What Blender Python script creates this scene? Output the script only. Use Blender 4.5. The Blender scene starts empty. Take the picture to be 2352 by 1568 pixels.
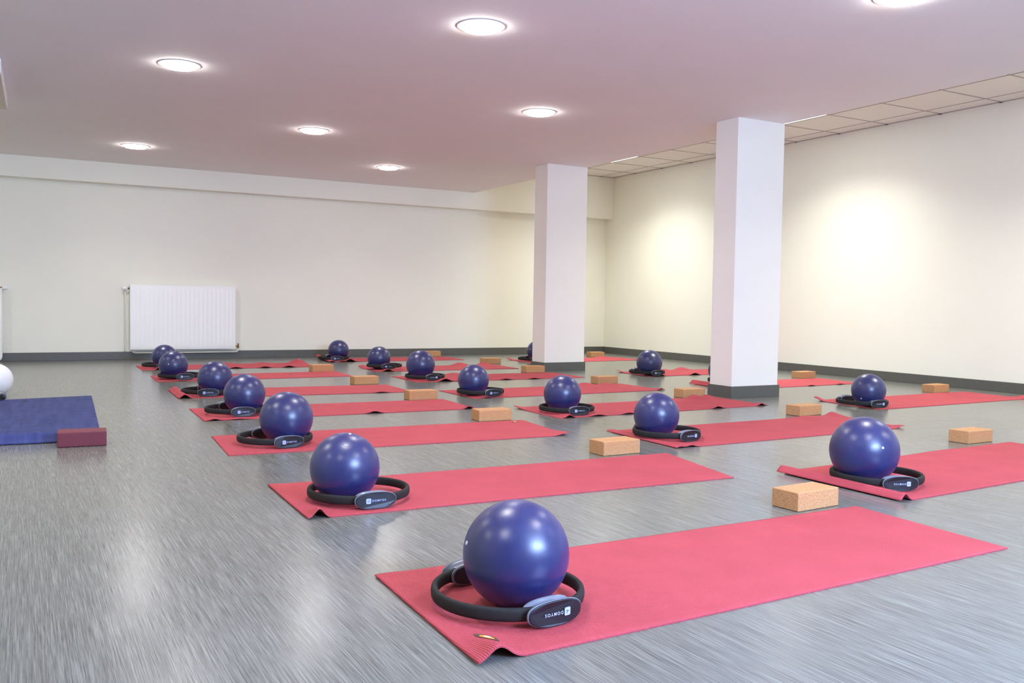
import bpy, bmesh, math, random
from mathutils import Vector, Matrix, noise
random.seed(4)
PI = math.pi
scn = bpy.context.scene
col = scn.collection

# ------------------------------------------------------------------ helpers
def link(o, parent=None):
    col.objects.link(o)
    if parent is not None:
        o.parent = parent
    return o

def empty(name, loc=(0, 0, 0), rz=0.0):
    o = bpy.data.objects.new(name, None)
    o.empty_display_size = 0.05
    o.location = loc
    o.rotation_euler = (0, 0, rz)
    return link(o)

def tag(o, label=None, cat=None, group=None, kind=None):
    if label: o['label'] = label
    if cat: o['category'] = cat
    if group: o['group'] = group
    if kind: o['kind'] = kind
    return o

def obj(name, bm, mat, parent=None, smooth=False, loc=None):
    me = bpy.data.meshes.new(name)
    bmesh.ops.recalc_face_normals(bm, faces=bm.faces)
    bm.to_mesh(me); bm.free()
    for m in (mat if isinstance(mat, (list, tuple)) else [mat]):
        me.materials.append(m)
    if smooth:
        for p in me.polygons: p.use_smooth = True
    o = bpy.data.objects.new(name, me)
    if loc: o.location = loc
    return link(o, parent)

def box(bm, x0, y0, z0, x1, y1, z1, bevel=0.0, seg=2, mi=0):
    r = bmesh.ops.create_cube(bm, size=1.0)
    vs = r['verts']
    for v in vs:
        v.co = Vector((x0 if v.co.x < 0 else x1, y0 if v.co.y < 0 else y1, z0 if v.co.z < 0 else z1))
    fs = {f for v in vs for f in v.link_faces}
    for f in fs: f.material_index = mi
    if bevel > 0:
        es = list({e for v in vs for e in v.link_edges})
        bmesh.ops.bevel(bm, geom=es, offset=bevel, segments=seg, profile=0.5, affect='EDGES')
    return vs

def cyl(bm, p0, p1, r0, r1=None, seg=24, caps=True):
    r1 = r0 if r1 is None else r1
    p0, p1 = Vector(p0), Vector(p1)
    d = p1 - p0
    m = Matrix.Translation((p0 + p1) / 2) @ d.to_track_quat('Z', 'Y').to_matrix().to_4x4()
    bmesh.ops.create_cone(bm, cap_ends=caps, segments=seg, radius1=r0, radius2=r1, depth=d.length, matrix=m)

def lathe(bm, prof, seg=48, mi=None):
    rings = []
    for r, z in prof:
        if r < 1e-6:
            rings.append([bm.verts.new((0, 0, z))])
        else:
            rings.append([bm.verts.new((r * math.cos(2 * PI * i / seg), r * math.sin(2 * PI * i / seg), z)) for i in range(seg)])
    for a, b in zip(rings, rings[1:]):
        for i in range(seg):
            j = (i + 1) % seg
            if len(a) == 1 and len(b) == 1: continue
            if len(a) == 1: bm.faces.new((a[0], b[i], b[j]))
            elif len(b) == 1: bm.faces.new((a[i], b[0], a[j]))
            else: bm.faces.new((a[i], b[i], b[j], a[j]))

def tube(bm, pts, r, seg=12):
    pts = [Vector(p) for p in pts]
    prev = None
    up = Vector((0.013, 0.021, 1)).normalized()
    for i, p in enumerate(pts):
        t = (pts[min(i + 1, len(pts) - 1)] - pts[max(i - 1, 0)]).normalized()
        if abs(t.dot(up)) > 0.97: a = t.cross(Vector((0, 1, 0))).normalized()
        else: a = t.cross(up).normalized()
        if prev is not None:
            a = (prev[1] - t * prev[1].dot(t)).normalized()
        b = t.cross(a).normalized()
        ring = [bm.verts.new(p + a * r * math.cos(2 * PI * k / seg) + b * r * math.sin(2 * PI * k / seg)) for k in range(seg)]
        if prev is not None:
            for k in range(seg):
                bm.faces.new((prev[0][k], prev[0][(k + 1) % seg], ring[(k + 1) % seg], ring[k]))
        else:
            bm.faces.new(ring)
        prev = (ring, a)
    bm.faces.new(prev[0])

def copy_tree(o, parent=None):
    c = o.copy()
    col.objects.link(c)
    c.parent = parent
    for ch in list(o.children):
        copy_tree(ch, c)
    return c

# ------------------------------------------------------------------ materials
def srgb(r, g, b):
    f = lambda c: c / 12.92 if c <= 0.04045 else ((c + 0.055) / 1.055) ** 2.4
    return (f(r / 255), f(g / 255), f(b / 255), 1)

class NT:
    def __init__(s, name):
        s.m = bpy.data.materials.new(name); s.m.use_nodes = True
        s.t = s.m.node_tree; s.t.nodes.clear()
        s.out = s.n('ShaderNodeOutputMaterial')
        s.b = s.n('ShaderNodeBsdfPrincipled')
        s.l(s.b.outputs[0], s.out.inputs[0])
    def n(s, ty, **kw):
        nd = s.t.nodes.new(ty)
        for k, v in kw.items(): setattr(nd, k, v)
        return nd
    def l(s, a, b): s.t.links.new(a, b)
    def coords(s, kind='Object', scale=(1, 1, 1), rot=(0, 0, 0)):
        tc = s.n('ShaderNodeTexCoord'); mp = s.n('ShaderNodeMapping')
        mp.inputs['Scale'].default_value = scale; mp.inputs['Rotation'].default_value = rot
        s.l(tc.outputs[kind], mp.inputs[0]); return mp.outputs[0]
    def noise(s, vec, scale, detail=3, rough=0.55):
        nd = s.n('ShaderNodeTexNoise'); nd.inputs['Scale'].default_value = scale
        nd.inputs['Detail'].default_value = detail; nd.inputs['Roughness'].default_value = rough
        s.l(vec, nd.inputs['Vector']); return nd.outputs['Fac']
    def ramp(s, fac, stops):
        nd = s.n('ShaderNodeValToRGB'); e = nd.color_ramp.elements
        while len(e) < len(stops): e.new(0.5)
        for el, (p, c) in zip(e, stops): el.position = p; el.color = c
        s.l(fac, nd.inputs[0]); return nd.outputs[0]
    def mixc(s, a, b, fac, mode='MIX'):
        nd = s.n('ShaderNodeMix', data_type='RGBA', blend_type=mode)
        for sock, v in ((nd.inputs[0], fac), (nd.inputs[6], a), (nd.inputs[7], b)):
            if hasattr(v, 'is_output'): s.l(v, sock)
            else: sock.default_value = v
        return nd.outputs[2]
    def bump(s, h, strength, dist=0.001):
        nd = s.n('ShaderNodeBump'); nd.inputs['Strength'].default_value = strength
        nd.inputs['Distance'].default_value = dist
        s.l(h, nd.inputs['Height']); s.l(nd.outputs[0], s.b.inputs['Normal'])
    def set(s, **kw):
        for k, v in kw.items(): s.b.inputs[k.replace('_', ' ')].default_value = v
        return s

def plain(name, c, rough=0.5, metal=0.0, spec=0.5, var=0.04, vs=6.0, bump=0.0, bs=300):
    t = NT(name)
    t.set(Roughness=rough, Metallic=metal); t.b.inputs['Specular IOR Level'].default_value = spec
    v = t.coords('Object')
    f = t.noise(v, vs, 4)
    lo = tuple(x * (1 - var) for x in c[:3]) + (1,); hi = tuple(min(1, x * (1 + var)) for x in c[:3]) + (1,)
    t.l(t.ramp(f, [(0.3, lo), (0.7, hi)]), t.b.inputs['Base Color'])
    if bump: t.bump(t.noise(v, bs, 2), bump)
    return t.m

M = {}
M['wall'] = plain('cream_wall_paint', srgb(240, 239, 224), 0.75, var=0.012, vs=1.5, bump=0.08, bs=220, spec=0.25)
M['soffit'] = plain('mauve_white_ceiling_paint', srgb(240, 236, 236), 0.85, var=0.01, vs=2, bump=0.05, bs=260, spec=0.2)
M['tile'] = plain('ceiling_tile', srgb(238, 235, 228), 0.9, var=0.02, vs=60, bump=0.1, bs=500, spec=0.2)
M['tbar'] = plain('ceiling_tee', srgb(176, 168, 165), 0.6)  # bar grey darkened to imitate the shadow gaps around the tiles
M['dark'] = plain('dark_gap', srgb(30, 28, 34), 0.8)
M['column'] = plain('white_column_paint', srgb(240, 236, 226), 0.6, var=0.01, vs=3, bump=0.05, bs=240, spec=0.3)
M['skirt'] = plain('grey_skirting_vinyl', srgb(92, 92, 86), 0.45, var=0.05, vs=25)
M['radiator'] = plain('white_radiator_enamel', srgb(248, 247, 241), 0.35, var=0.008)
M['pipe'] = plain('cream_pipe_paint', srgb(226, 221, 205), 0.4, var=0.02)
M['plastic_white'] = plain('white_plastic', srgb(238, 238, 240), 0.35, var=0.01)
M['brass'] = plain('aged_brass', srgb(150, 110, 50), 0.35, metal=0.9, var=0.15, vs=80)
M['trim'] = plain('downlight_trim', srgb(196, 192, 190), 0.5, var=0.01)
M['foam'] = plain('black_foam', srgb(31, 31, 31), 0.72, var=0.12, vs=40, bump=0.25, bs=900, spec=0.35)
M['pad'] = plain('black_rubber_pad', srgb(22, 24, 33), 0.42, var=0.06, vs=30, spec=0.5)
M['grip'] = plain('silver_grey_plastic', srgb(112, 118, 132), 0.28, var=0.03, vs=20)
M['emblem'] = plain('emblem_lavender', srgb(170, 182, 232), 0.5, var=0.01)
M['emblemdark'] = plain('emblem_dark', srgb(38, 44, 92), 0.5, var=0.01)
M['letter'] = plain('lettering_silver', srgb(178, 190, 228), 0.5, var=0.01)
M['plug'] = plain('white_plug', srgb(238, 238, 242), 0.3, var=0.01)
M['whiteball'] = plain('white_vinyl', srgb(240, 240, 240), 0.4, var=0.01)
M['acbody'] = plain('cream_housing', srgb(216, 206, 190), 0.5, var=0.02)
M['tagdark'] = plain('tag_olive', srgb(84, 66, 52), 0.7, var=0.1, vs=90)
M['tagorange'] = plain('tag_orange', srgb(238, 140, 46), 0.7, var=0.05, vs=90)
M['tagwhite'] = plain('tag_white', srgb(240, 232, 220), 0.7, var=0.02)
M['frame'] = plain('window_frame_white', srgb(232, 232, 232), 0.4)

# floor: grey vinyl with fine streaks running along the room
def floor_mat():
    t = NT('streaked_grey_vinyl')
    v1 = t.coords('Object', (330, 4.5, 1)); n1 = t.noise(v1, 1.0, 4, 0.6)
    v2 = t.coords('Object', (800, 14, 1)); n2 = t.noise(v2, 1.0, 2, 0.6)
    v3 = t.coords('Object', (30, 0.8, 1)); n3 = t.noise(v3, 1.0, 3, 0.6)
    c1 = t.ramp(n1, [(0.28, srgb(58, 58, 56)), (0.5, srgb(108, 109, 103)), (0.72, srgb(158, 159, 152))])
    c2 = t.ramp(n2, [(0.3, srgb(76, 77, 72)), (0.7, srgb(146, 147, 140))])
    c3 = t.ramp(n3, [(0.35, (0.93, 0.93, 0.93, 1)), (0.65, (1.05, 1.05, 1.05, 1))])
    c = t.mixc(c1, c2, 0.42)
    c = t.mixc(c, c3, 1.0, 'MULTIPLY')
    t.l(c, t.b.inputs['Base Color'])
    rr = t.n('ShaderNodeMapRange'); rr.inputs['To Min'].default_value = 0.15; rr.inputs['To Max'].default_value = 0.30
    t.l(n1, rr.inputs['Value']); t.l(rr.outputs[0], t.b.inputs['Roughness'])
    t.b.inputs['Specular IOR Level'].default_value = 0.5
    t.bump(n1, 0.14, 0.001)
    return t.m
M['floor'] = floor_mat()

def mat_mat(name, c, rib=True):
    t = NT(name)
    t.set(Roughness=0.78); t.b.inputs['Specular IOR Level'].default_value = 0.3
    v = t.coords('Object')
    f = t.noise(v, 5.0, 4)
    lo = tuple(x * 0.92 for x in c[:3]) + (1,); hi = tuple(min(1, x * 1.08) for x in c[:3]) + (1,)
    cc = t.ramp(f, [(0.3, lo), (0.7, hi)])
    g = t.noise(v, 420.0, 2)
    cc = t.mixc(cc, t.ramp(g, [(0.3, (0.8, 0.8, 0.8, 1)), (0.7, (1.18, 1.18, 1.18, 1))]), 1.0, 'MULTIPLY')
    t.l(cc, t.b.inputs['Base Color'])
    w = t.n('ShaderNodeTexWave', wave_type='BANDS', bands_direction='X'); w.inputs['Scale'].default_value = 70
    t.l(v, w.inputs['Vector'])
    ad = t.n('ShaderNodeMath', operation='ADD'); t.l(w.outputs['Fac'], ad.inputs[0]); t.l(g, ad.inputs[1])
    t.bump(ad.outputs[0], 0.9, 0.0012)
    return t.m
M['redmat'] = mat_mat('red_foam_mat', srgb(184, 74, 84))

def bluemat():
    t = NT('blue_foam_mat')
    t.set(Roughness=0.8); t.b.inputs['Specular IOR Level'].default_value = 0.2
    v = t.coords('Object', (1, 14, 1)); f = t.noise(v, 2.0, 5)
    cc = t.ramp(f, [(0.3, srgb(50, 58, 104)), (0.7, srgb(68, 77, 128))])
    v2 = t.coords('Object'); g = t.noise(v2, 11.0, 2)
    cc = t.mixc(cc, t.ramp(g, [(0.30, (0.72, 0.72, 0.75, 1)), (0.40, (1, 1, 1, 1))]), 1.0, 'MULTIPLY')
    t.l(cc, t.b.inputs['Base Color'])
    t.bump(t.noise(v2, 350, 2), 0.3, 0.0008)
    return t.m
M['bluemat'] = bluemat()

def cork():
    t = NT('cork')
    t.set(Roughness=0.8)
    v = t.coords('Object')
    vo = t.n('ShaderNodeTexVoronoi'); vo.inputs['Scale'].default_value = 480; t.l(v, vo.inputs['Vector'])
    g = t.n('ShaderNodeRGBToBW'); t.l(vo.outputs['Color'], g.inputs[0])
    c = t.ramp(g.outputs[0], [(0.05, srgb(140, 94, 54)), (0.3, srgb(182, 132, 84)), (0.75, srgb(200, 154, 108))])
    t.l(c, t.b.inputs['Base Color']); t.bump(t.noise(v, 500, 2), 0.4, 0.0006)
    return t.m
M['cork'] = cork()
M['maroon'] = plain('maroon_foam', srgb(112, 46, 58), 0.7, var=0.1, vs=200, bump=0.3, bs=700)

def ball_mat():
    t = NT('blue_vinyl_ball')
    v = t.coords('Object'); f = t.noise(v, 14.0, 3)
    t.l(t.ramp(f, [(0.3, srgb(31, 36, 86)), (0.7, srgb(37, 43, 96))]), t.b.inputs['Base Color'])
    t.set(Roughness=0.33); t.b.inputs['Specular IOR Level'].default_value = 0.75
    t.b.inputs['Sheen Weight'].default_value = 0.12
    t.b.inputs['Sheen Tint'].default_value = srgb(150, 140, 220)  # purple edge tint stands in for the pink ceiling's reflection
    t.bump(t.noise(v, 700, 2), 0.06, 0.0005)
    return t.m
M['ball'] = ball_mat()

def emis(name, c, s):
    m = bpy.data.materials.new(name); m.use_nodes = True
    t = m.node_tree; t.nodes.clear()
    o = t.nodes.new('ShaderNodeOutputMaterial'); e = t.nodes.new('ShaderNodeEmission')
    e.inputs[0].default_value = c; e.inputs[1].default_value = s
    t.links.new(e.outputs[0], o.inputs[0]); return m
LAMP = 17.0; PANEL = 2.0
M['lamp'] = emis('downlight_glow', (1.0, 0.965, 0.94, 1), LAMP)
M['led'] = emis('led_panel_glow', (1.0, 0.985, 0.88, 1), PANEL)

def glass():
    m = bpy.data.materials.new('window_glass'); m.use_nodes = True
    t = m.node_tree; t.nodes.clear()
    o = t.nodes.new('ShaderNodeOutputMaterial'); mx = t.nodes.new('ShaderNodeMixShader')
    tr = t.nodes.new('ShaderNodeBsdfTransparent'); gl = t.nodes.new('ShaderNodeBsdfGlossy'); gl.inputs['Roughness'].default_value = 0.03
    mx.inputs[0].default_value = 0.06
    t.links.new(tr.outputs[0], mx.inputs[1]); t.links.new(gl.outputs[0], mx.inputs[2]); t.links.new(mx.outputs[0], o.inputs[0])
    return m
M['glass'] = glass()

# ------------------------------------------------------------------ room
XL, XR, YF, YB = -2.6, 7.697, -0.9, 11.116
ZS, ZT, XS = 2.196, 2.581, 5.427          # plaster ceiling, tiled ceiling, edge of the plaster ceiling
BEAMZ, BEAMY, SK = 1.971, 10.946, 0.0924
def struct(name, bm, m, parent=None):
    o = obj(name, bm, m, parent)
    if parent is None: o['kind'] = 'structure'
    return o
bm = bmesh.new(); box(bm, XL - .2, YF - .2, -0.1, XR + .2, YB + .2, 0); struct('floor', bm, M['floor'])
bm = bmesh.new(); box(bm, XL - .2, YB, 0, XR + .2, YB + .2, 2.8); struct('wall_back', bm, M['wall'])
bm = bmesh.new(); box(bm, XR, YF - .2, 0, XR + .2, YB, 2.8); struct('wall_right', bm, M['wall'])
bm = bmesh.new(); box(bm, XL - .2, YF - .2, 0, XL, YB, 2.8); struct('wall_left', bm, M['wall'])
# wall behind the camera with its daylight window
WX0, WX1, WZ0, WZ1 = 1.45, 3.0, 1.12, 2.02
bm = bmesh.new()
box(bm, XL, YF - .2, 0, WX0, YF, 2.8); box(bm, WX1, YF - .2, 0, XR, YF, 2.8)
box(bm, WX0, YF - .2, 0, WX1, YF, WZ0); box(bm, WX0, YF - .2, WZ1, WX1, YF, 2.8)
struct('wall_front', bm, M['wall'])
w = empty('window_1', ((WX0 + WX1) / 2, YF - .12, WZ0)); w['kind'] = 'structure'
bm = bmesh.new(); hw = (WX1 - WX0) / 2; hz = WZ1 - WZ0
box(bm, -hw, -.03, 0, hw, .03, .05); box(bm, -hw, -.03, hz - .05, hw, .03, hz)
box(bm, -hw, -.03, .05, -hw + .05, .03, hz - .05); box(bm, hw - .05, -.03, .05, hw, .03, hz - .05)
box(bm, -.03, -.028, .05, .03, .028, hz - .05)
obj('window_frame', bm, M['frame'], w)
bm = bmesh.new(); box(bm, -hw + .05, -.003, .05, hw - .05, .003, hz - .05); obj('pane', bm, M['glass'], w)
# ceilings
bm = bmesh.new(); box(bm, XL - .2, YF - .2, ZS, XS, YB, 2.8); struct('ceiling', bm, M['soffit'])
PY = (.505, 3.505, 6.505, 9.505)     # light panels set into the tiled ceiling
bm = bmesh.new()
box(bm, XS, YF - .2, ZT, 6.257, YB, 2.8); box(bm, 6.857, YF - .2, ZT, XR + .2, YB, 2.8)
yy = YF - .2
for y in PY:
    box(bm, 6.257, yy, ZT, 6.857, y - .3, 2.8); yy = y + .3
box(bm, 6.257, yy, ZT, 6.857, YB, 2.8)
ct = struct('ceiling', bm, M['tile'])
bm = bmesh.new()
ys = [5.0 + .6 * k for k in range(-10, 11)]; ys = [y + .005 for y in ys if YF < y < BEAMY]
xs = [x for x in (5.67, 6.87, 7.47)]
for y in ys:
    if any(abs(y - p) < .31 for p in PY): box(bm, XS, y - .006, ZT - .004, 6.24, y + .006, ZT + .001); box(bm, 6.85, y - .006, ZT - .004, XR, y + .006, ZT + .001)
    else: box(bm, XS, y - .006, ZT - .004, XR, y + .006, ZT + .001)
for x in xs: box(bm, x - .004, YF, ZT - .0035, x + .004, BEAMY, ZT + .001)
box(bm, XR - .012, YF, ZT - .006, XR, BEAMY, ZT + .001); box(bm, XS, BEAMY - .01, ZT - .006, XR, BEAMY, ZT + .001)
obj('ceiling_grid', bm, M['tbar'], ct)
for y in ys:  # dark blocks stand in for the shaded gaps at the tee ends
    bm = bmesh.new(); box(bm, XR - .022, y - .014, ZT - .0085, XR - .001, y + .014, ZT - .0062); obj('tee_end_gap', bm, M['dark'], ct)
for x in (6.87, 7.47):
    bm = bmesh.new(); box(bm, x - .012, BEAMY - .02, ZT - .0085, x + .012, BEAMY - .001, ZT - .0062); obj('tee_end_gap', bm, M['dark'], ct)
# beam along the top of the back wall
bm = bmesh.new(); box(bm, XL, BEAMY, BEAMZ, XS, YB, ZS); box(bm, XS, BEAMY, BEAMZ, XR, YB, ZT); struct('trim_1', bm, M['wall'])
# skirting
def skirt(name, x0, y0, x1, y1):
    bm = bmesh.new(); box(bm, x0, y0, 0, x1, y1, SK, bevel=.003, seg=2); struct(name, bm, M['skirt'])
skirt('baseboard_back', XL + .012, YB - .012, XR - .012, YB)
skirt('baseboard_right', XR - .012, YF + .012, XR, YB)
skirt('baseboard_left', XL, YF + .012, XL + .012, YB)
skirt('baseboard_front', XL, YF, XR, YF + .012)

def column(x0, y0, x1, y1, label):
    cx, cy = (x0 + x1) / 2, (y0 + y1) / 2
    t = empty('column', (cx, cy, 0)); tag(t, label, 'column', 'square white columns')
    a, b = (x1 - x0) / 2, (y1 - y0) / 2
    bm = bmesh.new(); box(bm, -a, -b, 0, a, b, ZS, bevel=.003); obj('shaft', bm, M['column'], t)
    bm = bmesh.new(); s = .012
    box(bm, -a - s, -b - s, 0, a + s, -b, SK, bevel=.002); box(bm, -a - s, b, 0, a + s, b + s, SK, bevel=.002)
    box(bm, -a - s, -b, 0, -a, b, SK); box(bm, a, -b, 0, a + s, b, SK)
    obj('skirting', bm, M['skirt'], t)
column(4.934, 5.354, XS, 5.607, 'nearer, wider-looking white square column right of centre with grey skirting')
column(4.923, 8.205, XS, 8.464, 'farther white square column with grey skirting, left of the nearer column')

# ------------------------------------------------------------------ lights
def downlight():
    t = empty('recessed_downlight')
    bm = bmesh.new()
    lathe(bm, [(.101, -.001), (.104, -.006), (.128, -.004), (.131, 0.0), (.131, .012), (.101, .012), (.101, -.001)])
    obj('trim_ring', bm, M['trim'], t, smooth=False)
    bm = bmesh.new()
    lathe(bm, [(.1, .01), (.1, -.012), (.092, -.02), (.06, -.0235), (0, -.025)])
    obj('diffuser', bm, M['lamp'], t, smooth=True)
    return t
dl = downlight()
DL = [((2.188, 4.366), 'large glowing round downlight at the top centre of the photo'),
      ((.919, 6.091), 'glowing round downlight at the upper left, nearest on the left side'),
      ((3.67, 2.90), 'round downlight cut off by the top edge at the upper right'),
      ((3.549, 6.056), 'glowing round downlight left of the nearer column top'),
      ((2.288, 7.787), 'glowing round downlight between the two left ones and the far one'),
      ((1.037, 9.574), 'leftmost far downlight, above the wall radiator'),
      ((3.621, 9.46), 'farthest and smallest downlight, left of the farther column'),
      ((1.0, 2.85), None), ((2.25, 1.2), None), ((4.85, 1.15), None), ((-.45, 4.4), None), ((-.45, 7.8), None), ((-1.7, 6.1), None), ((-1.7, 2.85), None), ((-.45, 1.2), None), ((-1.7, 9.55), None)]  # the last one is an unseen extra, added to brighten the back left
for i, ((x, y), lab) in enumerate(DL):
    o = dl if i == 0 else copy_tree(dl)
    o.location = (x, y, ZS)
    tag(o, lab or 'round ceiling downlight outside the frame, unseen', 'ceiling light', 'round ceiling downlights' if lab else 'ceiling downlights outside the frame')

def led_panel():
    t = empty('led_panel')
    bm = bmesh.new()
    a, h = .298, .003
    box(bm, -a, -a, -h, a, -a + .012, -.0002); box(bm, -a, a - .012, -h, a, a, -.0002)
    box(bm, -a, -a + .012, -h, -a + .012, a - .012, -.0002); box(bm, a - .012, -a + .012, -h, a, a - .012, -.0002)
    obj('panel_frame', bm, M['plastic_white'], t)
    bm = bmesh.new()
    for q in ((-a, -a, a, -a + .006), (-a, a - .006, a, a), (-a, -a + .006, -a + .006, a - .006), (a - .006, -a + .006, a, a - .006)): box(bm, q[0], q[1], 0, q[2], q[3], .13)
    obj('housing', bm, M['plastic_white'], t)  # deep recess, shaped to cut the light off the upper wall
    bm = bmesh.new(); box(bm, -a + .006, -a + .006, .12, a - .006, a - .006, .128); obj('diffuser', bm, M['led'], t)
    return t
lp = led_panel()
for i, (y, lab) in enumerate(((6.505, 'bright sliver of a square ceiling panel just right of the nearer column top'),
                              (9.505, 'bright sliver of a square ceiling panel between the two column tops'),
                              (3.505, 'square ceiling panel hidden above the plaster ceiling edge'), (.505, 'square ceiling panel hidden above the plaster ceiling edge'))):
    o = lp if i == 0 else copy_tree(lp)
    o.location = (6.557, y, ZT)
    tag(o, lab, 'ceiling light', 'square light panels in the tiled ceiling' if i < 2 else 'hidden square light panels')

def lamp(name, loc, shape, size, watts, color, spread):
    l = bpy.data.lights.new(name, 'AREA'); l.shape = shape; l.size = size
    l.energy = watts; l.color = color; l.spread = math.radians(spread)
    o = bpy.data.objects.new(name, l); o.location = loc; link(o)
for (x, y), _ in DL: lamp('downlight_beam', (x, y, ZS - .027), 'DISK', .18, 2.0, (1.0, .965, .94), 128)
for y in PY: lamp('panel_beam', (6.557, y, ZT + .10), 'SQUARE', .56, 9.5, (.98, 1.0, .94), 130)
# daylight coming through the window behind the viewer
ld = bpy.data.lights.new('daylight', 'AREA'); ld.shape = 'RECTANGLE'; ld.size = WX1 - WX0 - .1; ld.size_y = hz - .1
ld.energy = 86; ld.color = (0.40, 0.58, 1.0)
lo = bpy.data.objects.new('daylight', ld); lo.location = ((WX0 + WX1) / 2, YF - .17, (WZ0 + WZ1) / 2)
lo.rotation_euler = (math.radians(90), 0, PI); lo.rotation_euler = (Vector((0, 1, 0))).to_track_quat('-Z', 'Z').to_euler()
link(lo)
wd = bpy.data.worlds.new('world'); scn.world = wd; wd.use_nodes = True
wd.node_tree.nodes['Background'].inputs[0].default_value = (0.45, 0.62, 1, 1); wd.node_tree.nodes['Background'].inputs[1].default_value = 1.0

# ------------------------------------------------------------------ exercise mats
def build_mat(key, corners, feats, label, nu=120, nv=32, name='exercise_mat', mat='redmat', category='mat', group='red exercise mats', thick=.005):
    NL, FL, FR, NR = [Vector((c[0], c[1], 0)) for c in corners]
    c0 = NL.copy(); ax = math.atan2((NR - NL).y + (FR - FL).y, (NR - NL).x + (FR - FL).x)
    R = Matrix.Rotation(-ax, 3, 'Z')
    P = [R @ (p - c0) for p in (NL, FL, FR, NR)]
    L = (P[3] - P[0]).length; W = (P[1] - P[0]).length
    def hz(x, y):             # height of the underside; u runs along the mat, v away from its near edge
        u = x - P[1].x * y / P[1].y; v = y - P[3].y * x / P[3].x
        z = 0.0
        for f in feats:
            side, u0, su, amp, dec = f[:5]
            if side == 'n': k = math.exp(-(v / dec) ** 2)
            elif side == 'f': k = math.exp(-((W - v) / dec) ** 2)
            else: k = 1.0
            if side == 'cl':  # lifted end strip
                k = 1.0
            z += amp * k * math.exp(-((u - u0) / su) ** 2)
        return z
    def pt(a, b):
        # denser columns near both ends
        p = (P[0] * (1 - a) + P[3] * a) * (1 - b) + (P[1] * (1 - a) + P[2] * a) * b
        return p
    bm = bmesh.new()
    us = []
    for i in range(nu + 1):
        s = i / nu
        us.append(s - 0.09 * math.sin(2 * PI * s) * 1.0)
    top, bot = [], []
    for a in us:
        rt, rb = [], []
        for j in range(nv + 1):
            b = j / nv; b = b - 0.06 * math.sin(2 * PI * b)
            p = pt(a, b); h = hz(p.x, p.y)
            e = min(1, min(a * L, (1 - a) * L, b * W, (1 - b) * W) / .003)
            rt.append(bm.verts.new((p.x, p.y, h + thick - .0015 * (1 - e)))); rb.append(bm.verts.new((p.x, p.y, h + .0004)))
        top.append(rt); bot.append(rb)
    for i in range(nu):
        for j in range(nv):
            bm.faces.new((top[i][j], top[i + 1][j], top[i + 1][j + 1], top[i][j + 1]))
            bm.faces.new((bot[i][j], bot[i][j + 1], bot[i + 1][j + 1], bot[i + 1][j]))
        bm.faces.new((bot[i][0], bot[i + 1][0], top[i + 1][0], top[i][0]))
        bm.faces.new((bot[i + 1][nv], bot[i][nv], top[i][nv], top[i + 1][nv]))
    for j in range(nv):
        bm.faces.new((bot[0][j + 1], bot[0][j], top[0][j], top[0][j + 1]))
        bm.faces.new((bot[nu][j], bot[nu][j + 1], top[nu][j + 1], top[nu][j]))
    o = obj(name, bm, M[mat], None, smooth=False)
    for p in o.data.polygons: p.use_smooth = abs(p.normal.z) > .3
    o.location = c0; o.rotation_euler = (0, 0, ax)
    tag(o, label, category, group)
    Ri = R
    def local(x, y):
        q = R @ (Vector((x, y, 0)) - c0); return q
    return o, local, hz, thick

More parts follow.
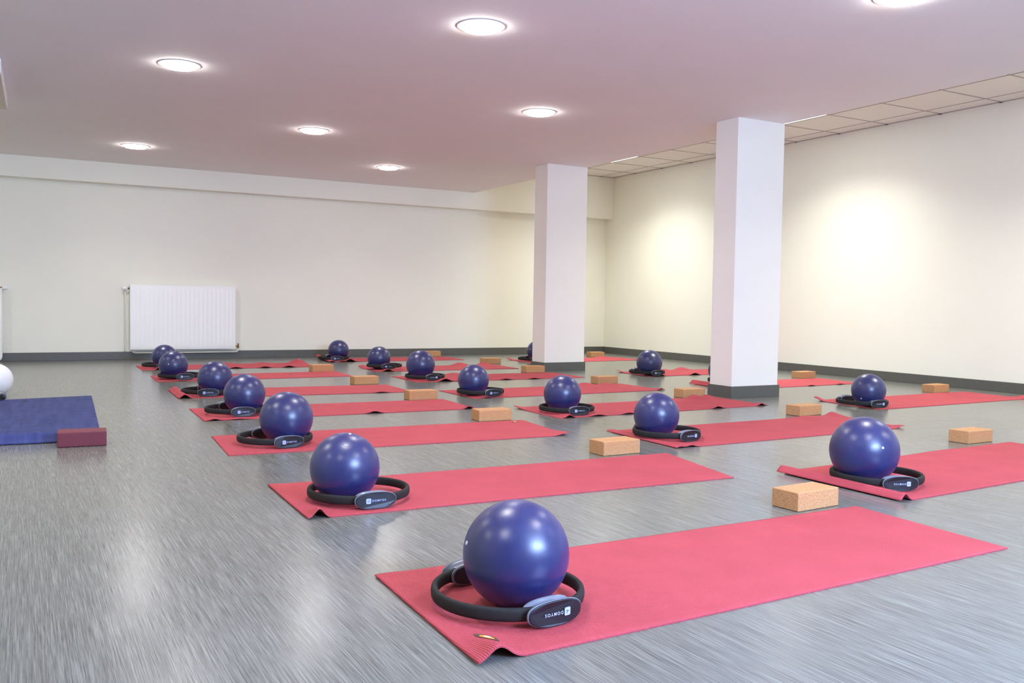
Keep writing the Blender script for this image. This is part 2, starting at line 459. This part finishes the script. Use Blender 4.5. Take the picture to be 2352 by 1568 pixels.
# near-left, far-left, far-right, near-right corner of every mat; folds = (edge, position, width, height, reach)
def rect(x0, y0, x1, y1, W=.64, skew=0.02):
    return [(x0, y0), (x0 + skew, y0 + W), (x1 + skew, y1 + W), (x1, y1)]
MATS = {
 'A1': ([(.80, 1.565), (.82, 2.21), (2.68, 2.24), (2.64, 1.64)], [('n', .050, .032, .027, .085), ('a', .03, .05, .003, 1)],
        'nearest red mat at the bottom, its near corner rippled up beside a small tag'),
 'A2': ([(.835, 2.88), (.85, 3.48), (2.78, 3.455), (2.65, 2.845)], [('n', .040, .020, .030, .08), ('a', 0, .05, .003, 1)],
        'second red mat of the left row, near left corner folded to a point'),
 'A3': ([(.85, 4.21), (.89, 4.84), (2.73, 4.80), (2.66, 4.15)], [('n', 1.80, .05, .014, .12)],
        'third red mat of the left row, orange tag at its far right corner'),
 'A4': ([(.96, 5.45), (.98, 6.09), (2.76, 6.05), (2.74, 5.44)], [('n', .06, .03, .010, .1), ('n', 1.05, .04, .014, .1), ('n', 1.72, .03, .018, .08), ('n', .2, .06, .005, .1)],
        'fourth red mat of the left row, orange tag at its near right corner'),
 'A5': ([(1.01, 6.73), (1.03, 7.37), (2.78, 7.27), (2.77, 6.63)], [('a', .045, .028, .027, 1), ('n', 1.5, .05, .008, .1)],
        'fifth red mat of the left row, its whole left end rolled up'),
 'A6': ([(1.05, 8.12), (1.07, 8.74), (2.83, 8.80), (2.80, 8.20)], [('n', .2, .04, .004, .1)],
        'sixth red mat of the left row, lying flat'),
 'A7': ([(1.08, 9.44), (1.09, 10.08), (2.86, 10.10), (2.82, 9.46)], [('n', .17, .03, .045, .1), ('n', .9, .05, .014, .1), ('n', 1.2, .05, .014, .1), ('n', 1.45, .05, .016, .1), ('f', 1.70, .07, .045, .2), ('f', .9, .1, .015, .2), ('f', 1.3, .08, .012, .2)],
        'farthest red mat of the left row, wavy, far corner lifted, below the radiator'),
 'B1': ([(2.90, 2.22), (2.91, 2.86), (4.79, 2.99), (4.76, 2.35)], [('a', .030, .024, .027, 1), ('f', 1.2, .2, .004, .2)],
        'red mat at the right edge of the photo, its left end rolled over'),
 'B2': ([(2.92, 3.555), (2.94, 4.20), (4.84, 4.24), (4.74, 3.62)], [('a', .03, .03, .008, 1), ('n', .10, .035, .010, .12), ('f', 1.86, .05, .025, .1), ('f', 1.6, .12, .008, .3), ('n', 1.80, .04, .014, .08)],
        'second red mat of the middle row, its far right corner creased'),
 'B3': ([(2.99, 4.78), (3.0, 5.40), (4.86, 5.44), (4.84, 4.855)], [('n', .075, .03, .018, .12), ('n', .3, .05, .010, .1), ('n', .55, .05, .010, .1), ('n', .85, .05, .007, .1), ('n', 1.35, .04, .016, .1), ('n', 1.78, .03, .018, .08), ('f', 1.62, .06, .030, .15), ('f', 1.75, .05, .025, .15), ('f', 1.4, .1, .008, .2), ('f', 0, .05, .012, .1)],
        'wavy red mat in front of the nearer column, orange tag under the ring'),
 'B4': ([(3.0, 6.01), (3.0, 6.65), (4.82, 6.68), (4.84, 6.06)], [('n', .12, .05, .006, .1), ('n', 1.80, .03, .016, .08), ('f', 1.42, .08, .022, .15), ('f', 1.65, .06, .012, .15)],
        'fourth red mat of the middle row, far edge slightly lifted by its block'),
 'B5': ([(3.12, 7.39), (3.13, 8.04), (4.90, 8.02), (4.90, 7.38)], [('n', .28, .05, .026, .15), ('n', .16, .04, -.002, .1), ('n', .45, .05, .010, .1), ('n', .9, .05, .010, .1), ('n', 1.2, .05, .010, .1), ('f', .65, .1, .02, .15), ('n', 1.5, .04, .008, .1)],
        'creased red mat in the middle row, ending in front of the farther column'),
 'B6': ([(3.20, 8.62), (3.22, 9.26), (4.86, 9.24), (4.84, 8.60)], [('n', .12, .04, .024, .12), ('f', 1.2, .08, .03, .15), ('f', 1.5, .06, .03, .15), ('f', 0.05, .05, .025, .1)],
        'red mat in the middle row next to last, left of the farther column base'),
 'B7': ([(3.17, 10.10), (3.19, 10.74), (4.93, 10.74), (4.90, 10.10)], [('a', .03, .03, .012, 1), ('f', .03, .05, .04, .4), ('n', .25, .05, .035, .12), ('n', .15, .03, .01, .1)],
        'farthest red mat in the middle row, close to the back wall skirting'),
 'C1': ([(5.42, 4.35), (5.45, 4.99), (7.35, 5.02), (7.31, 4.42)], [('f', .02, .04, .030, .07), ('n', 1.88, .035, .03, .09), ('f', 1.5, .2, .004, .2)],
        'nearest red mat in the right row, two opposite corners curled up'),
 'C2': ([(5.43, 5.87), (5.47, 6.50), (7.22, 6.55), (7.12, 5.95)], [('a', .042, .026, .032, 1), ('n', 1.0, .04, .008, .1), ('n', 1.4, .04, .008, .1)],
        'red mat partly hidden behind the nearer column, left end rolled up'),
 'C3': ([(5.60, 7.26), (5.62, 7.88), (7.42, 7.92), (7.40, 7.30)], [('f', 0.0, .05, .02, .1), ('n', .14, .04, .022, .12), ('n', .6, .05, .022, .12), ('n', .95, .05, .022, .12), ('f', .35, .08, .02, .15), ('f', .9, .08, .03, .15), ('f', .65, .06, .015, .15)],
        'wavy red mat seen left of the nearer column, near the right wall'),
 'C4': ([(5.42, 9.36), (5.44, 10.0), (7.20, 10.06), (7.14, 9.48)], [('n', .28, .04, .02, .12), ('f', 1.5, .1, .02, .2), ('n', 1.7, .04, .012, .1), ('f', .02, .05, .02, .1)],
        'farthest red mat in the right row, partly hidden by the farther column'),
}
TAGS = {"A1": [0.874, 1.675], "A3": [2.635, 4.72], "A4": [2.69, 5.475], "A7": [2.80, 10.02], "B3": [3.093, 4.935], "C1": [5.44, 4.43]}
hfun = {}
for k, (cn, ft, lab) in MATS.items():
    big = k in ('A1', 'A2', 'B1', 'B2', 'A3')
    o, local, hz_, th = build_mat(k, cn, ft, lab, nu=150 if big else 110, nv=36 if big else 22)
    hfun[k] = (local, hz_, th)
    if k in TAGS:
        c = local(*TAGS[k])
        bm = bmesh.new()
        ang = math.radians(-64) if k == 'A1' else math.radians(25)
        ca, sa = math.cos(ang), math.sin(ang)
        def lay(poly, dz, mi):
            mx = sum(p[0] for p in poly) / len(poly); my = sum(p[1] for p in poly) / len(poly); K = 5; prev = None
            for q in range(K + 1):
                vs = []
                for (px, py) in (poly if q else [(mx, my)]):
                    px, py = mx + (px - mx) * q / K, my + (py - my) * q / K
                    x, y = c.x + px * ca - py * sa, c.y + px * sa + py * ca
                    vs.append(bm.verts.new((x, y, hz_(x, y) + th + dz)))
                if q == 1:
                    for i in range(len(vs)): bm.faces.new((prev[0], vs[i], vs[(i + 1) % len(vs)])).material_index = mi
                elif q > 1:
                    for i in range(len(vs)):
                        j = (i + 1) % len(vs); bm.faces.new((prev[i], vs[i], vs[j], prev[j])).material_index = mi
                prev = vs
        n = 24
        lay([(.034 * math.cos(a) * (1 if abs(math.cos(a)) < .9 else 1.0), .017 * math.copysign(abs(math.sin(a)) ** 1.6, math.sin(a))) for a in [2 * PI * i / n for i in range(n)]], .0010, 0)
        lay([(.019 * math.cos(a) + .001, .011 * math.sin(a)) for a in [2 * PI * i / n for i in range(n)]], .0014, 1)
        lay([(.009 * math.cos(a) + .001, .006 * math.sin(a) + .002) for a in [2 * PI * i / n for i in range(n)]], .0018, 2)
        obj('brand_tag', bm, [M['tagdark'], M['tagorange'], M['tagwhite']], o)['label'] = 'small dark and orange lotus tag'

# blue mat, seen from its rippled near end
feats = [('a', .045, .027, .044, 1)] + [('a', .22 + .13 * i + .05 * math.sin(i * 5), .03 + .012 * math.sin(i * 7), .0026 + .0018 * math.sin(i * 3.1), 1) for i in range(14)]
bo, _, _, _ = build_mat('blue', [(.375, 4.90), (-.25, 4.93), (-.165, 7.0), (.475, 7.12)], feats,
    'navy blue mat at the left edge, near end rolled over, behind a maroon block', nu=170, nv=16, name='exercise_mat', mat='bluemat', category='mat', group=None, thick=.006)

# ------------------------------------------------------------------ exercise balls
BALLS = {"A1": [1.039, 1.846, 0.253, [-0.948, 0.175, 0.265]], "A2": [1.029, 3.089, 0.247, [0.089, -0.156, 0.984]], "A3": [1.176, 4.441, 0.261], "A4": [1.244, 5.689, 0.252], "A5": [1.294, 6.903, 0.252], "A6": [1.213, 8.363, 0.247, [-0.453, -0.881, 0.138]], "A7": [1.313, 9.644, 0.24], "B7": [3.362, 10.365, 0.244], "B6": [3.327, 8.906, 0.242], "B5": [3.286, 7.706, 0.267], "B4": [3.094, 6.214, 0.24], "B3": [3.169, 5.041, 0.248], "B2": [3.052, 3.89, 0.246], "B1": [3.065, 2.53, 0.275, [-0.323, -0.917, 0.234]], "C1": [5.497, 4.517, 0.243, [-0.87, -0.203, -0.449]], "C3": [5.672, 7.367, 0.262], "C4": [5.658, 9.605, 0.257, [-0.939, -0.286, 0.192]], "C2": [5.495, 6.081, 0.251]}
BLAB = {'A1': 'largest-looking blue ball, on the nearest red mat, white plug on its left side',
 'A2': 'blue ball on the second mat of the left row, creased near its top',
 'A3': 'blue ball on the third mat of the left row',
 'A4': 'blue ball on the fourth mat of the left row, just behind the third ball',
 'A5': 'blue ball on the mat with the rolled left end, fifth in the left row',
 'A6': 'blue ball with a white plug facing the viewer, sixth of the left row',
 'A7': 'farthest blue ball of the left row, half hidden against the radiator',
 'B1': 'big blue ball at the right on the rolled-end mat, white plug on its lit side',
 'B2': 'blue ball left of the nearer column, on the mat behind the second cork block',
 'B3': 'blue ball third in the middle row, its ring over an orange tag',
 'B4': 'blue ball sitting left in its ring, fourth in the middle row',
 'B5': 'blue ball on the creased mat, fifth in the middle row',
 'B6': 'small blue ball sitting left in its ring, sixth in the middle row',
 'B7': 'small blue ball nearest the back wall, right of the radiator',
 'C1': 'blue ball right of the nearer column, on the mat with curled corners',
 'C2': 'sliver of a blue ball behind the left side of the nearer column',
 'C3': 'shiny blue ball between the two columns near the right wall',
 'C4': 'blue ball half hidden behind the farther column, white plug on it'}
def ball_mesh():
    bm = bmesh.new(); bmesh.ops.create_uvsphere(bm, u_segments=96, v_segments=48, radius=.5)
    me = bpy.data.meshes.new('ball_skin'); 
    for v in bm.verts:
        if v.co.z < -.485: v.co.z = -.485      # slightly flattened where it rests
    bm.to_mesh(me); bm.free()
    for p in me.polygons: p.use_smooth = True
    me.materials.append(M['ball']); return me
bmesh_ball = ball_mesh()
bmp = bmesh.new(); cyl(bmp, (0, 0, -.002), (0, 0, .0015), .0052, .0046, 20)
plug_me = bpy.data.meshes.new('valve_plug'); bmp.to_mesh(plug_me); bmp.free(); plug_me.materials.append(M['plug'])
def surf(k, x, y):
    lc, h, th = hfun[k]; q = lc(x, y); return h(q.x, q.y) + th
for k, d in BALLS.items():
    x, y, D = d[:3]
    t = empty('exercise_ball', (x, y, surf(k, x, y)))
    tag(t, BLAB[k], 'ball', 'blue exercise balls')
    b = bpy.data.objects.new('ball_skin', bmesh_ball); link(b, t); b.scale = (D, D, D); b.location = (0, 0, D * .485)
    b.rotation_euler = (0, 0, random.random() * 6)
    if len(d) > 3:
        n = Vector(d[3]).normalized()
        p = bpy.data.objects.new('valve_plug', plug_me); link(p, t)
        p.location = n * (D / 2) + Vector((0, 0, D * .485)); p.rotation_euler = n.to_track_quat('Z', 'Y').to_euler()
        p['label'] = 'white valve plug'
    if k == 'A2':      # moulded ring and creases on the upper side
        def onball(n, off=0.0): return Vector(n).normalized() * (D / 2 + off) + Vector((0, 0, D * .485))
        bm = bmesh.new()
        c0 = Vector((-.16, -.62, .77)).normalized(); a = c0.orthogonal().normalized(); bb_ = c0.cross(a)
        tube(bm, [onball(c0 + (a * math.cos(s) + bb_ * math.sin(s)) * .085, -.0006) for s in [2 * PI * i / 28 for i in range(29)]], .0012, 8)
        obj('moulded_mark', bm, M['ball'], t, smooth=True); bm = bmesh.new()
        tube(bm, [onball(c0 + (a * math.cos(s) + bb_ * math.sin(s)) * .035, -.0006) for s in [2 * PI * i / 20 for i in range(21)]], .0010, 8)
        obj('moulded_mark', bm, M['ball'], t, smooth=True); bm = bmesh.new()
        tube(bm, [onball((.16 + .025 * i, -.42 + .012 * i * i * .3, .88), -.0008) for i in range(8)], .0013, 8)
        obj('moulded_mark', bm, M['ball'], t, smooth=True)

# ------------------------------------------------------------------ exercise rings
def outline(w, h, n=48, e=2.5):
    pts = []
    for i in range(n):
        a = 2 * PI * i / n; c, s = math.cos(a), math.sin(a)
        pts.append((w / 2 * math.copysign(abs(c) ** (2 / e), c), h / 2 * math.copysign(abs(s) ** (2 / e), s)))
    return pts
GW, GH = .150, .060
def plate(bm, stations, n=48):
    """stations: (radial x, width, height, curve) lofted in the plane x = radial, y = tangent, z = up"""
    rings = []
    for (x, w, h) in stations:
        rings.append([bm.verts.new((x - .0 - (py * py) * 1.1, py, pz)) for py, pz in outline(w, h, n)])
    for a, b in zip(rings, rings[1:]):
        for i in range(n):
            j = (i + 1) % n; bm.faces.new((a[i], a[j], b[j], b[i]))
    bm.faces.new(rings[0]); bm.faces.new(rings[-1])
def make_ring():
    t = empty('exercise_ring')
    zc = GH / 2
    bm = bmesh.new()
    Rm, hw_, hh = .1755, .0085, .0155
    prof = []
    for i in range(20):
        a = 2 * PI * i / 20; c, s = math.cos(a), math.sin(a)
        prof.append((hw_ * math.copysign(abs(c) ** .75, c), hh * math.copysign(abs(s) ** .75, s)))
    seg = 96; rs = []
    for i in range(seg):
        a = 2 * PI * i / seg
        rs.append([bm.verts.new(((Rm + px) * math.cos(a), (Rm + px) * math.sin(a), zc + pz)) for px, pz in prof])
    for i in range(seg):
        A, B = rs[i], rs[(i + 1) % seg]
        for k in range(20):
            l = (k + 1) % 20; bm.faces.new((A[k], A[l], B[l], B[k]))
    obj('foam_tube', bm, M['foam'], t, smooth=True)
    txt = bpy.data.curves.new('txt', 'FONT'); txt.body = 'DOMYOS'; txt.size = .0135; txt.space_character = 1.32
    txt.align_x = 'LEFT'; txt.align_y = 'CENTER'; txt.extrude = .0002; txt.offset = .0002; txt.resolution_u = 3
    to = bpy.data.objects.new('txt', txt); col.objects.link(to)
    bpy.context.view_layer.update()
    tme = bpy.data.meshes.new_from_object(to.evaluated_get(bpy.context.evaluated_depsgraph_get()))
    bpy.data.objects.remove(to)
    xs_ = [v.co.x for v in tme.vertices]; x0, x1 = min(xs_), max(xs_)
    sc = .050 / (x1 - x0)
    FX = .1955
    def onface(u, v, d=0.0):   # u to the viewer's right, v up, seen from outside
        return Vector((FX + d - (u * u) * 1.1, u, v))
    for v in tme.vertices:
        u = (v.co.x - x0) * sc - .016; v.co = onface(u, v.co.y * sc * 1.0, .0004 + v.co.z)
    tme.materials.clear(); tme.materials.append(M['letter']); tme.name = 'lettering'
    for side in (0, 1):
        g = bpy.data.objects.new('grip', None)
        bm = bmesh.new()
        plate(bm, [(.1525, GW * .80, GH * .80), (.1535, GW * .88, GH * .9), (.157, GW * .88, GH * .9), (.160, GW * .78, GH * .76), (.168, GW * .70, GH * .66), (.180, GW * .74, GH * .70),
                   (.186, GW * .92, GH * .92), (.188, GW, GH), (.1915, GW, GH), (.1925, GW * .98, GH * .97)])
        me = bpy.data.meshes.new('grip'); bmesh.ops.recalc_face_normals(bm, faces=bm.faces); bm.to_mesh(me); bm.free()
        me.materials.append(M['grip'])
        for p in me.polygons: p.use_smooth = abs(p.normal.x) < .95
        g = bpy.data.objects.new('grip', me); link(g, t); g.location = (0, 0, zc); g.rotation_euler = (0, 0, side * PI)
        g['label'] = 'silver-grey hand grip with black pads'
        bm = bmesh.new(); plate(bm, [(.1905, GW * .965, GH * .94), (.1942, GW * .965, GH * .94), (FX, GW * .93, GH * .89)]); obj('grip_pad', bm, M['pad'], g)
        bm = bmesh.new(); plate(bm, [(.154, GW * .80, GH * .80), (.1515, GW * .80, GH * .80), (.1505, GW * .76, GH * .74)]); obj('grip_pad', bm, M['pad'], g)
        bm = bmesh.new()
        s_ = .0086
        def poly(pts, d, mi):
            f = bm.faces.new([bm.verts.new(onface(u - .0285, v, d)) for u, v in pts]); f.material_index = mi
        poly([(s_ * math.copysign(min(1, abs(math.cos(a)) ** .35), math.cos(a)), s_ * 1.08 * math.copysign(min(1, abs(math.sin(a)) ** .35), math.sin(a))) for a in [2 * PI * (i + .5) / 40 for i in range(40)]], .0005, 0)
        poly([(-.0066, .0006), (-.0020, -.0002), (.0010, -.0012), (.0064, -.0050), (.0012, -.0026), (-.0022, -.0018)], .0008, 1)
        poly([(.0004, -.0008), (.0016, .0054), (.0026, .0052), (.0020, -.0012)], .0009, 1)
        obj('emblem', bm, [M['emblem'], M['emblemdark']], g)['label'] = 'pale square emblem with a dark figure'
        to = bpy.data.objects.new('lettering', tme); link(to, g); to['label'] = 'pale lettering'
    return t
ring0 = make_ring()
RINGS = {"A1": [1.03, 1.868, -84], "A2": [1.087, 3.104, -91], "A3": [1.129, 4.478, -83], "A4": [1.193, 5.711, -87], "A5": [1.245, 6.937, -98], "A6": [1.267, 8.35, -86], "A7": [1.289, 9.699, -88], "B7": [3.303, 10.362, -95], "B6": [3.37, 8.864, -97], "B5": [3.308, 7.65, -89], "B4": [3.154, 6.211, -84], "B3": [3.194, 5.025, -96], "B2": [3.11, 3.875, -85], "B1": [3.125, 2.515, -112], "C1": [5.502, 4.577, -100], "C3": [5.688, 7.425, -92], "C4": [5.623, 9.653, -106], "C2": [5.552, 6.062, -114]}
FLIP = {'A1', 'B5', 'B2', 'B1', 'C1'}
WHERE = {'A1': 'nearest black exercise ring, around the biggest ball, lettering upside down',
 'A2': 'black exercise ring around the creased ball, second in the left row',
 'A3': 'black exercise ring on the third mat of the left row',
 'A4': 'black exercise ring on the fourth mat of the left row',
 'A5': 'black exercise ring on the fifth left-row mat with the rolled end',
 'A6': 'black exercise ring around the ball with the white plug, sixth in the left row',
 'A7': 'farthest black exercise ring of the left row, behind the ball below the radiator',
 'B1': 'black exercise ring at the right, lettering upside down, beside the rolled mat end',
 'B2': 'black exercise ring left of the nearer column, reaching right of its ball',
 'B3': 'black exercise ring on the wavy mat, third in the middle row',
 'B4': 'black exercise ring reaching far right of its ball, fourth in the middle row',
 'B5': 'black exercise ring on the creased mat, fifth in the middle row',
 'B6': 'black exercise ring reaching right of its small ball, sixth in the middle row',
 'B7': 'small black exercise ring nearest the back wall, reaching left of its ball',
 'C1': 'black exercise ring right of the nearer column, on the mat with curled corners',
 'C2': 'black exercise ring almost hidden behind the nearer column',
 'C3': 'black exercise ring between the columns near the right wall',
 'C4': 'black exercise ring poking out left of the farther column'}
def place_ring(o, x, y, z, deg, flip, lab, group='black exercise rings with grey grips'):
    o.location = (x, y, z)
    if flip:   # turned over: the lettering reads upside down
        o.rotation_euler = (PI, 0, math.radians(deg)); o.location.z = z + GH
    else:
        o.rotation_euler = (0, 0, math.radians(deg))
    tag(o, lab, 'exercise ring', group)
first = True
for k, (x, y, a) in RINGS.items():
    o = ring0 if first else copy_tree(ring0); first = False
    rad = math.radians(a)
    zs = max(surf(k, x + .19 * math.cos(rad), y + .19 * math.sin(rad)), hfun[k][2])
    place_ring(o, x, y, zs + .0005, a, k in FLIP, WHERE[k])
o = copy_tree(ring0)
place_ring(o, -.262, 7.02, .001, 200, False, 'black exercise ring under the white ball, almost out of frame')
t = empty('exercise_ball', (-.133, 7.377, 0)); tag(t, 'white ball cut off by the left edge, behind the navy mat', 'ball')
me2 = bmesh_ball.copy(); me2.materials.clear(); me2.materials.append(M['whiteball'])
b = bpy.data.objects.new('ball_skin', me2); link(b, t); b.scale = (.2327,) * 3; b.location = (0, 0, .2327 * .485)

# ------------------------------------------------------------------ cork blocks
BLOCKS = {"A1": [2.416, 2.267, 4], "B1": [4.505, 3.04, 1.7], "A2": [2.445, 3.51, 2.5], "A3": [2.453, 4.84, -2], "A4": [2.507, 6.075, -2], "A5": [2.532, 7.361, 1], "A6": [2.592, 8.805, 3], "B2": [4.557, 4.285, 4], "B3": [4.561, 5.479, 1.4], "B4": [4.597, 6.712, 1], "B5": [4.627, 8.07, -1], "B6": [4.795, 9.356, -1], "B7": [4.699, 10.86, 0], "C1": [6.984, 5.051, 4], "C2": [6.986, 6.576, 2], "C4": [6.859, 10.197, 0]}
KLAB = {'A1': 'nearest cork block, beside the far edge of the nearest red mat', 'A2': 'cork block behind the second left-row mat, at the photo centre right',
 'A3': 'cork block behind the third left-row mat with the orange tag', 'A4': 'cork block behind the fourth left-row mat',
 'A5': 'cork block behind the left-row mat with the rolled end', 'A6': 'small cork block farthest left, behind the sixth left-row mat',
 'B1': 'pale cork block at the right edge, behind the rolled-end mat', 'B2': 'cork block right of the nearer column base, in front of it',
 'B3': 'cork block touching the left side of the nearer column base', 'B4': 'cork block between the columns, behind the fourth middle-row mat',
 'B5': 'cork block in front of the farther column base', 'B6': 'small cork block left of the farther column base',
 'B7': 'smallest cork block by the back wall skirting, behind a blue ball', 'C1': 'cork block by the right wall, behind the mat with curled corners',
 'C2': 'cork block just right of the nearer column, by the wall skirting', 'C4': 'small cork block in the room corner, right of the farther column'}
bm = bmesh.new(); box(bm, 0, 0, 0, .222, .12, .068, bevel=.004, seg=3)
cork_me = bpy.data.meshes.new('yoga_block'); bm.to_mesh(cork_me); bm.free(); cork_me.materials.append(M['cork'])
for k, (x, y, a) in BLOCKS.items():
    o = bpy.data.objects.new('yoga_block', cork_me); link(o); o.location = (x, y, .0005); o.rotation_euler = (0, 0, math.radians(a))
    tag(o, KLAB[k], 'yoga block', 'cork yoga blocks')
bm = bmesh.new(); box(bm, 0, 0, 0, .215, .13, .072, bevel=.006, seg=3)
o = obj('yoga_block', bm, M['maroon']); o.location = (.167, 4.745, .0005); o.rotation_euler = (0, 0, math.radians(-4))
tag(o, 'maroon foam block on the floor at the near end of the navy mat', 'yoga block')

# ------------------------------------------------------------------ radiators
def radiator(label, xl, zr=.1165, side=-1):
    """panel radiator; xl = left end, hung on the back wall"""
    Wd, Hh, yf = 1.172, .742, 11.029
    t = empty('radiator', (xl, yf, zr)); tag(t, label, 'radiator', 'white wall radiators')
    n = 23; nx = n * 8; nz = 28
    bm = bmesh.new(); g = []
    for i in range(nx + 1):
        x = i / nx * Wd; row = []
        for j in range(nz + 1):
            s = j / nz; z = s * Hh
            ph = (x - .02) / (Wd - .04) * n
            inx = 0.0 if x < .02 or x > Wd - .02 else 1.0
            gro = (0.5 + 0.5 * math.cos(2 * PI * (ph))) ** 3 * inx
            inz = max(0, min(1, (min(z - .028, Hh - .028 - z)) / .008))
            e = min(1, min(x, Wd - x, z, Hh - z) / .006)
            row.append(bm.verts.new((x, .0016 * gro * inz + .006 * (1 - e), z)))
        g.append(row)
    for i in range(nx):
        for j in range(nz): bm.faces.new((g[i][j], g[i + 1][j], g[i + 1][j + 1], g[i][j + 1]))
    obj('front_panel', bm, M['radiator'], t, smooth=True)
    bm = bmesh.new(); box(bm, .002, .007, .004, Wd - .002, .058, Hh - .002, bevel=.004); obj('casing', bm, M['radiator'], t)
    return t, Wd, Hh
def knob(t, x, z, d):
    bm = bmesh.new(); cyl(bm, (x, .03, z), (x + d * .028, .03, z), .010, .010, 16); obj('valve_stem', bm, M['brass'], t, smooth=True)
    bm = bmesh.new(); cyl(bm, (x + d * .022, .03, z), (x + d * .032, .03, z), .018, .022, 24); cyl(bm, (x + d * .032, .03, z), (x + d * .072, .03, z), .022, .018, 24)
    obj('thermostat_knob', bm, M['plastic_white'], t, smooth=False)
t, Wd, Hh_ = radiator('white panel radiator on the back wall at the left', 1.135)
knob(t, -.002, Hh_ - .045, -1)
bm = bmesh.new(); px = -.044
tube(bm, [(px, .05, Hh_ - .06), (px, .055, .5), (px, .06, .2), (px, .06, -.012), (px, .06, -.026)], .0085); obj('supply_pipe', bm, M['pipe'], t, smooth=True)
bm = bmesh.new()
tube(bm, [(.03, .06, -.02), (.045, .045, -.032), (.07, .04, -.036), (.6, .04, -.036), (Wd + .0, .04, -.036), (Wd + .025, .04, -.030), (Wd + .036, .04, -.012), (Wd + .038, .04, .012)], .0095)
obj('return_pipe', bm, M['pipe'], t, smooth=True)
bm = bmesh.new(); cyl(bm, (Wd, .04, .03), (Wd + .03, .04, .03), .007); cyl(bm, (Wd + .036, .04, .008), (Wd + .036, .04, .04), .0125, .011, 12); cyl(bm, (Wd + .036, .04, .04), (Wd + .036, .04, .064), .008, .008, 8)
obj('lockshield_valve', bm, M['brass'], t)
t, Wd, Hh_ = radiator('white radiator cut off by the left edge, only valve and pipe showing', -.160 - 1.172, .0925)
knob(t, Wd + .012, Hh_ - .042, 1)
bm = bmesh.new()
tube(bm, [(Wd + .018, .01, Hh_ - .045), (Wd + .018, .01, .3), (Wd + .018, .01, -.035), (Wd + .010, .01, -.058), (Wd - .012, .012, -.074), (Wd - .10, .02, -.078)], .017); obj('return_pipe', bm, M['radiator'], t, smooth=True)

# ------------------------------------------------------------------ ceiling air conditioner at the left edge
t = empty('ceiling_air_conditioner', (-.358, 7.16, 2.10), math.radians(-1.2)); tag(t, 'cream ceiling unit cut off by the left edge of the photo', 'ceiling unit')
bm = bmesh.new(); box(bm, -.3, -.62, .004, .3, .62, .0955, bevel=.006); obj('housing', bm, M['plastic_white'], t)
bm = bmesh.new()
for a in ((-.298, -.618, -.0, -.25, .618, .006), (.25, -.618, -.0, .298, .618, .006), (-.25, -.618, 0, .25, -.57, .006), (-.25, .57, 0, .25, .618, .006)): box(bm, *a)
obj('face_frame', bm, M['acbody'], t)
bm = bmesh.new(); box(bm, -.25, -.57, .001, .25, .57, .0045)
for i in range(12): box(bm, -.24 + i * .042, -.56, -.002, -.228 + i * .042, .56, .001)
obj('intake_grille', bm, M['dark'], t)

# ------------------------------------------------------------------ camera
cam = bpy.data.cameras.new('camera'); cam.sensor_fit = 'HORIZONTAL'; cam.sensor_width = 36.0; cam.lens = 36.0 * 2067.94 / 2352
cam.clip_start = .05
co = bpy.data.objects.new('camera', cam); link(co)
r = Vector((0.87581427, -0.48236378, 0.01656951)); u = Vector((0.0062616, 0.04568313, 0.99893636)); d = Vector((0.48260766, 0.87477896, -0.04303031))
co.matrix_world = Matrix(((r.x, u.x, -d.x, 0), (r.y, u.y, -d.y, 0), (r.z, u.z, -d.z, .723), (0, 0, 0, 1)))
scn.camera = co

scn.view_settings.view_transform = 'Standard'; scn.view_settings.look = 'None'
scn.view_settings.gamma = 1.0; scn.view_settings.use_curve_mapping = False
scn.view_settings.exposure = 2.1
scn.cycles.max_bounces = 10; scn.cycles.diffuse_bounces = 6; scn.cycles.sample_clamp_indirect = 6.0
scn.cycles.use_denoising = True
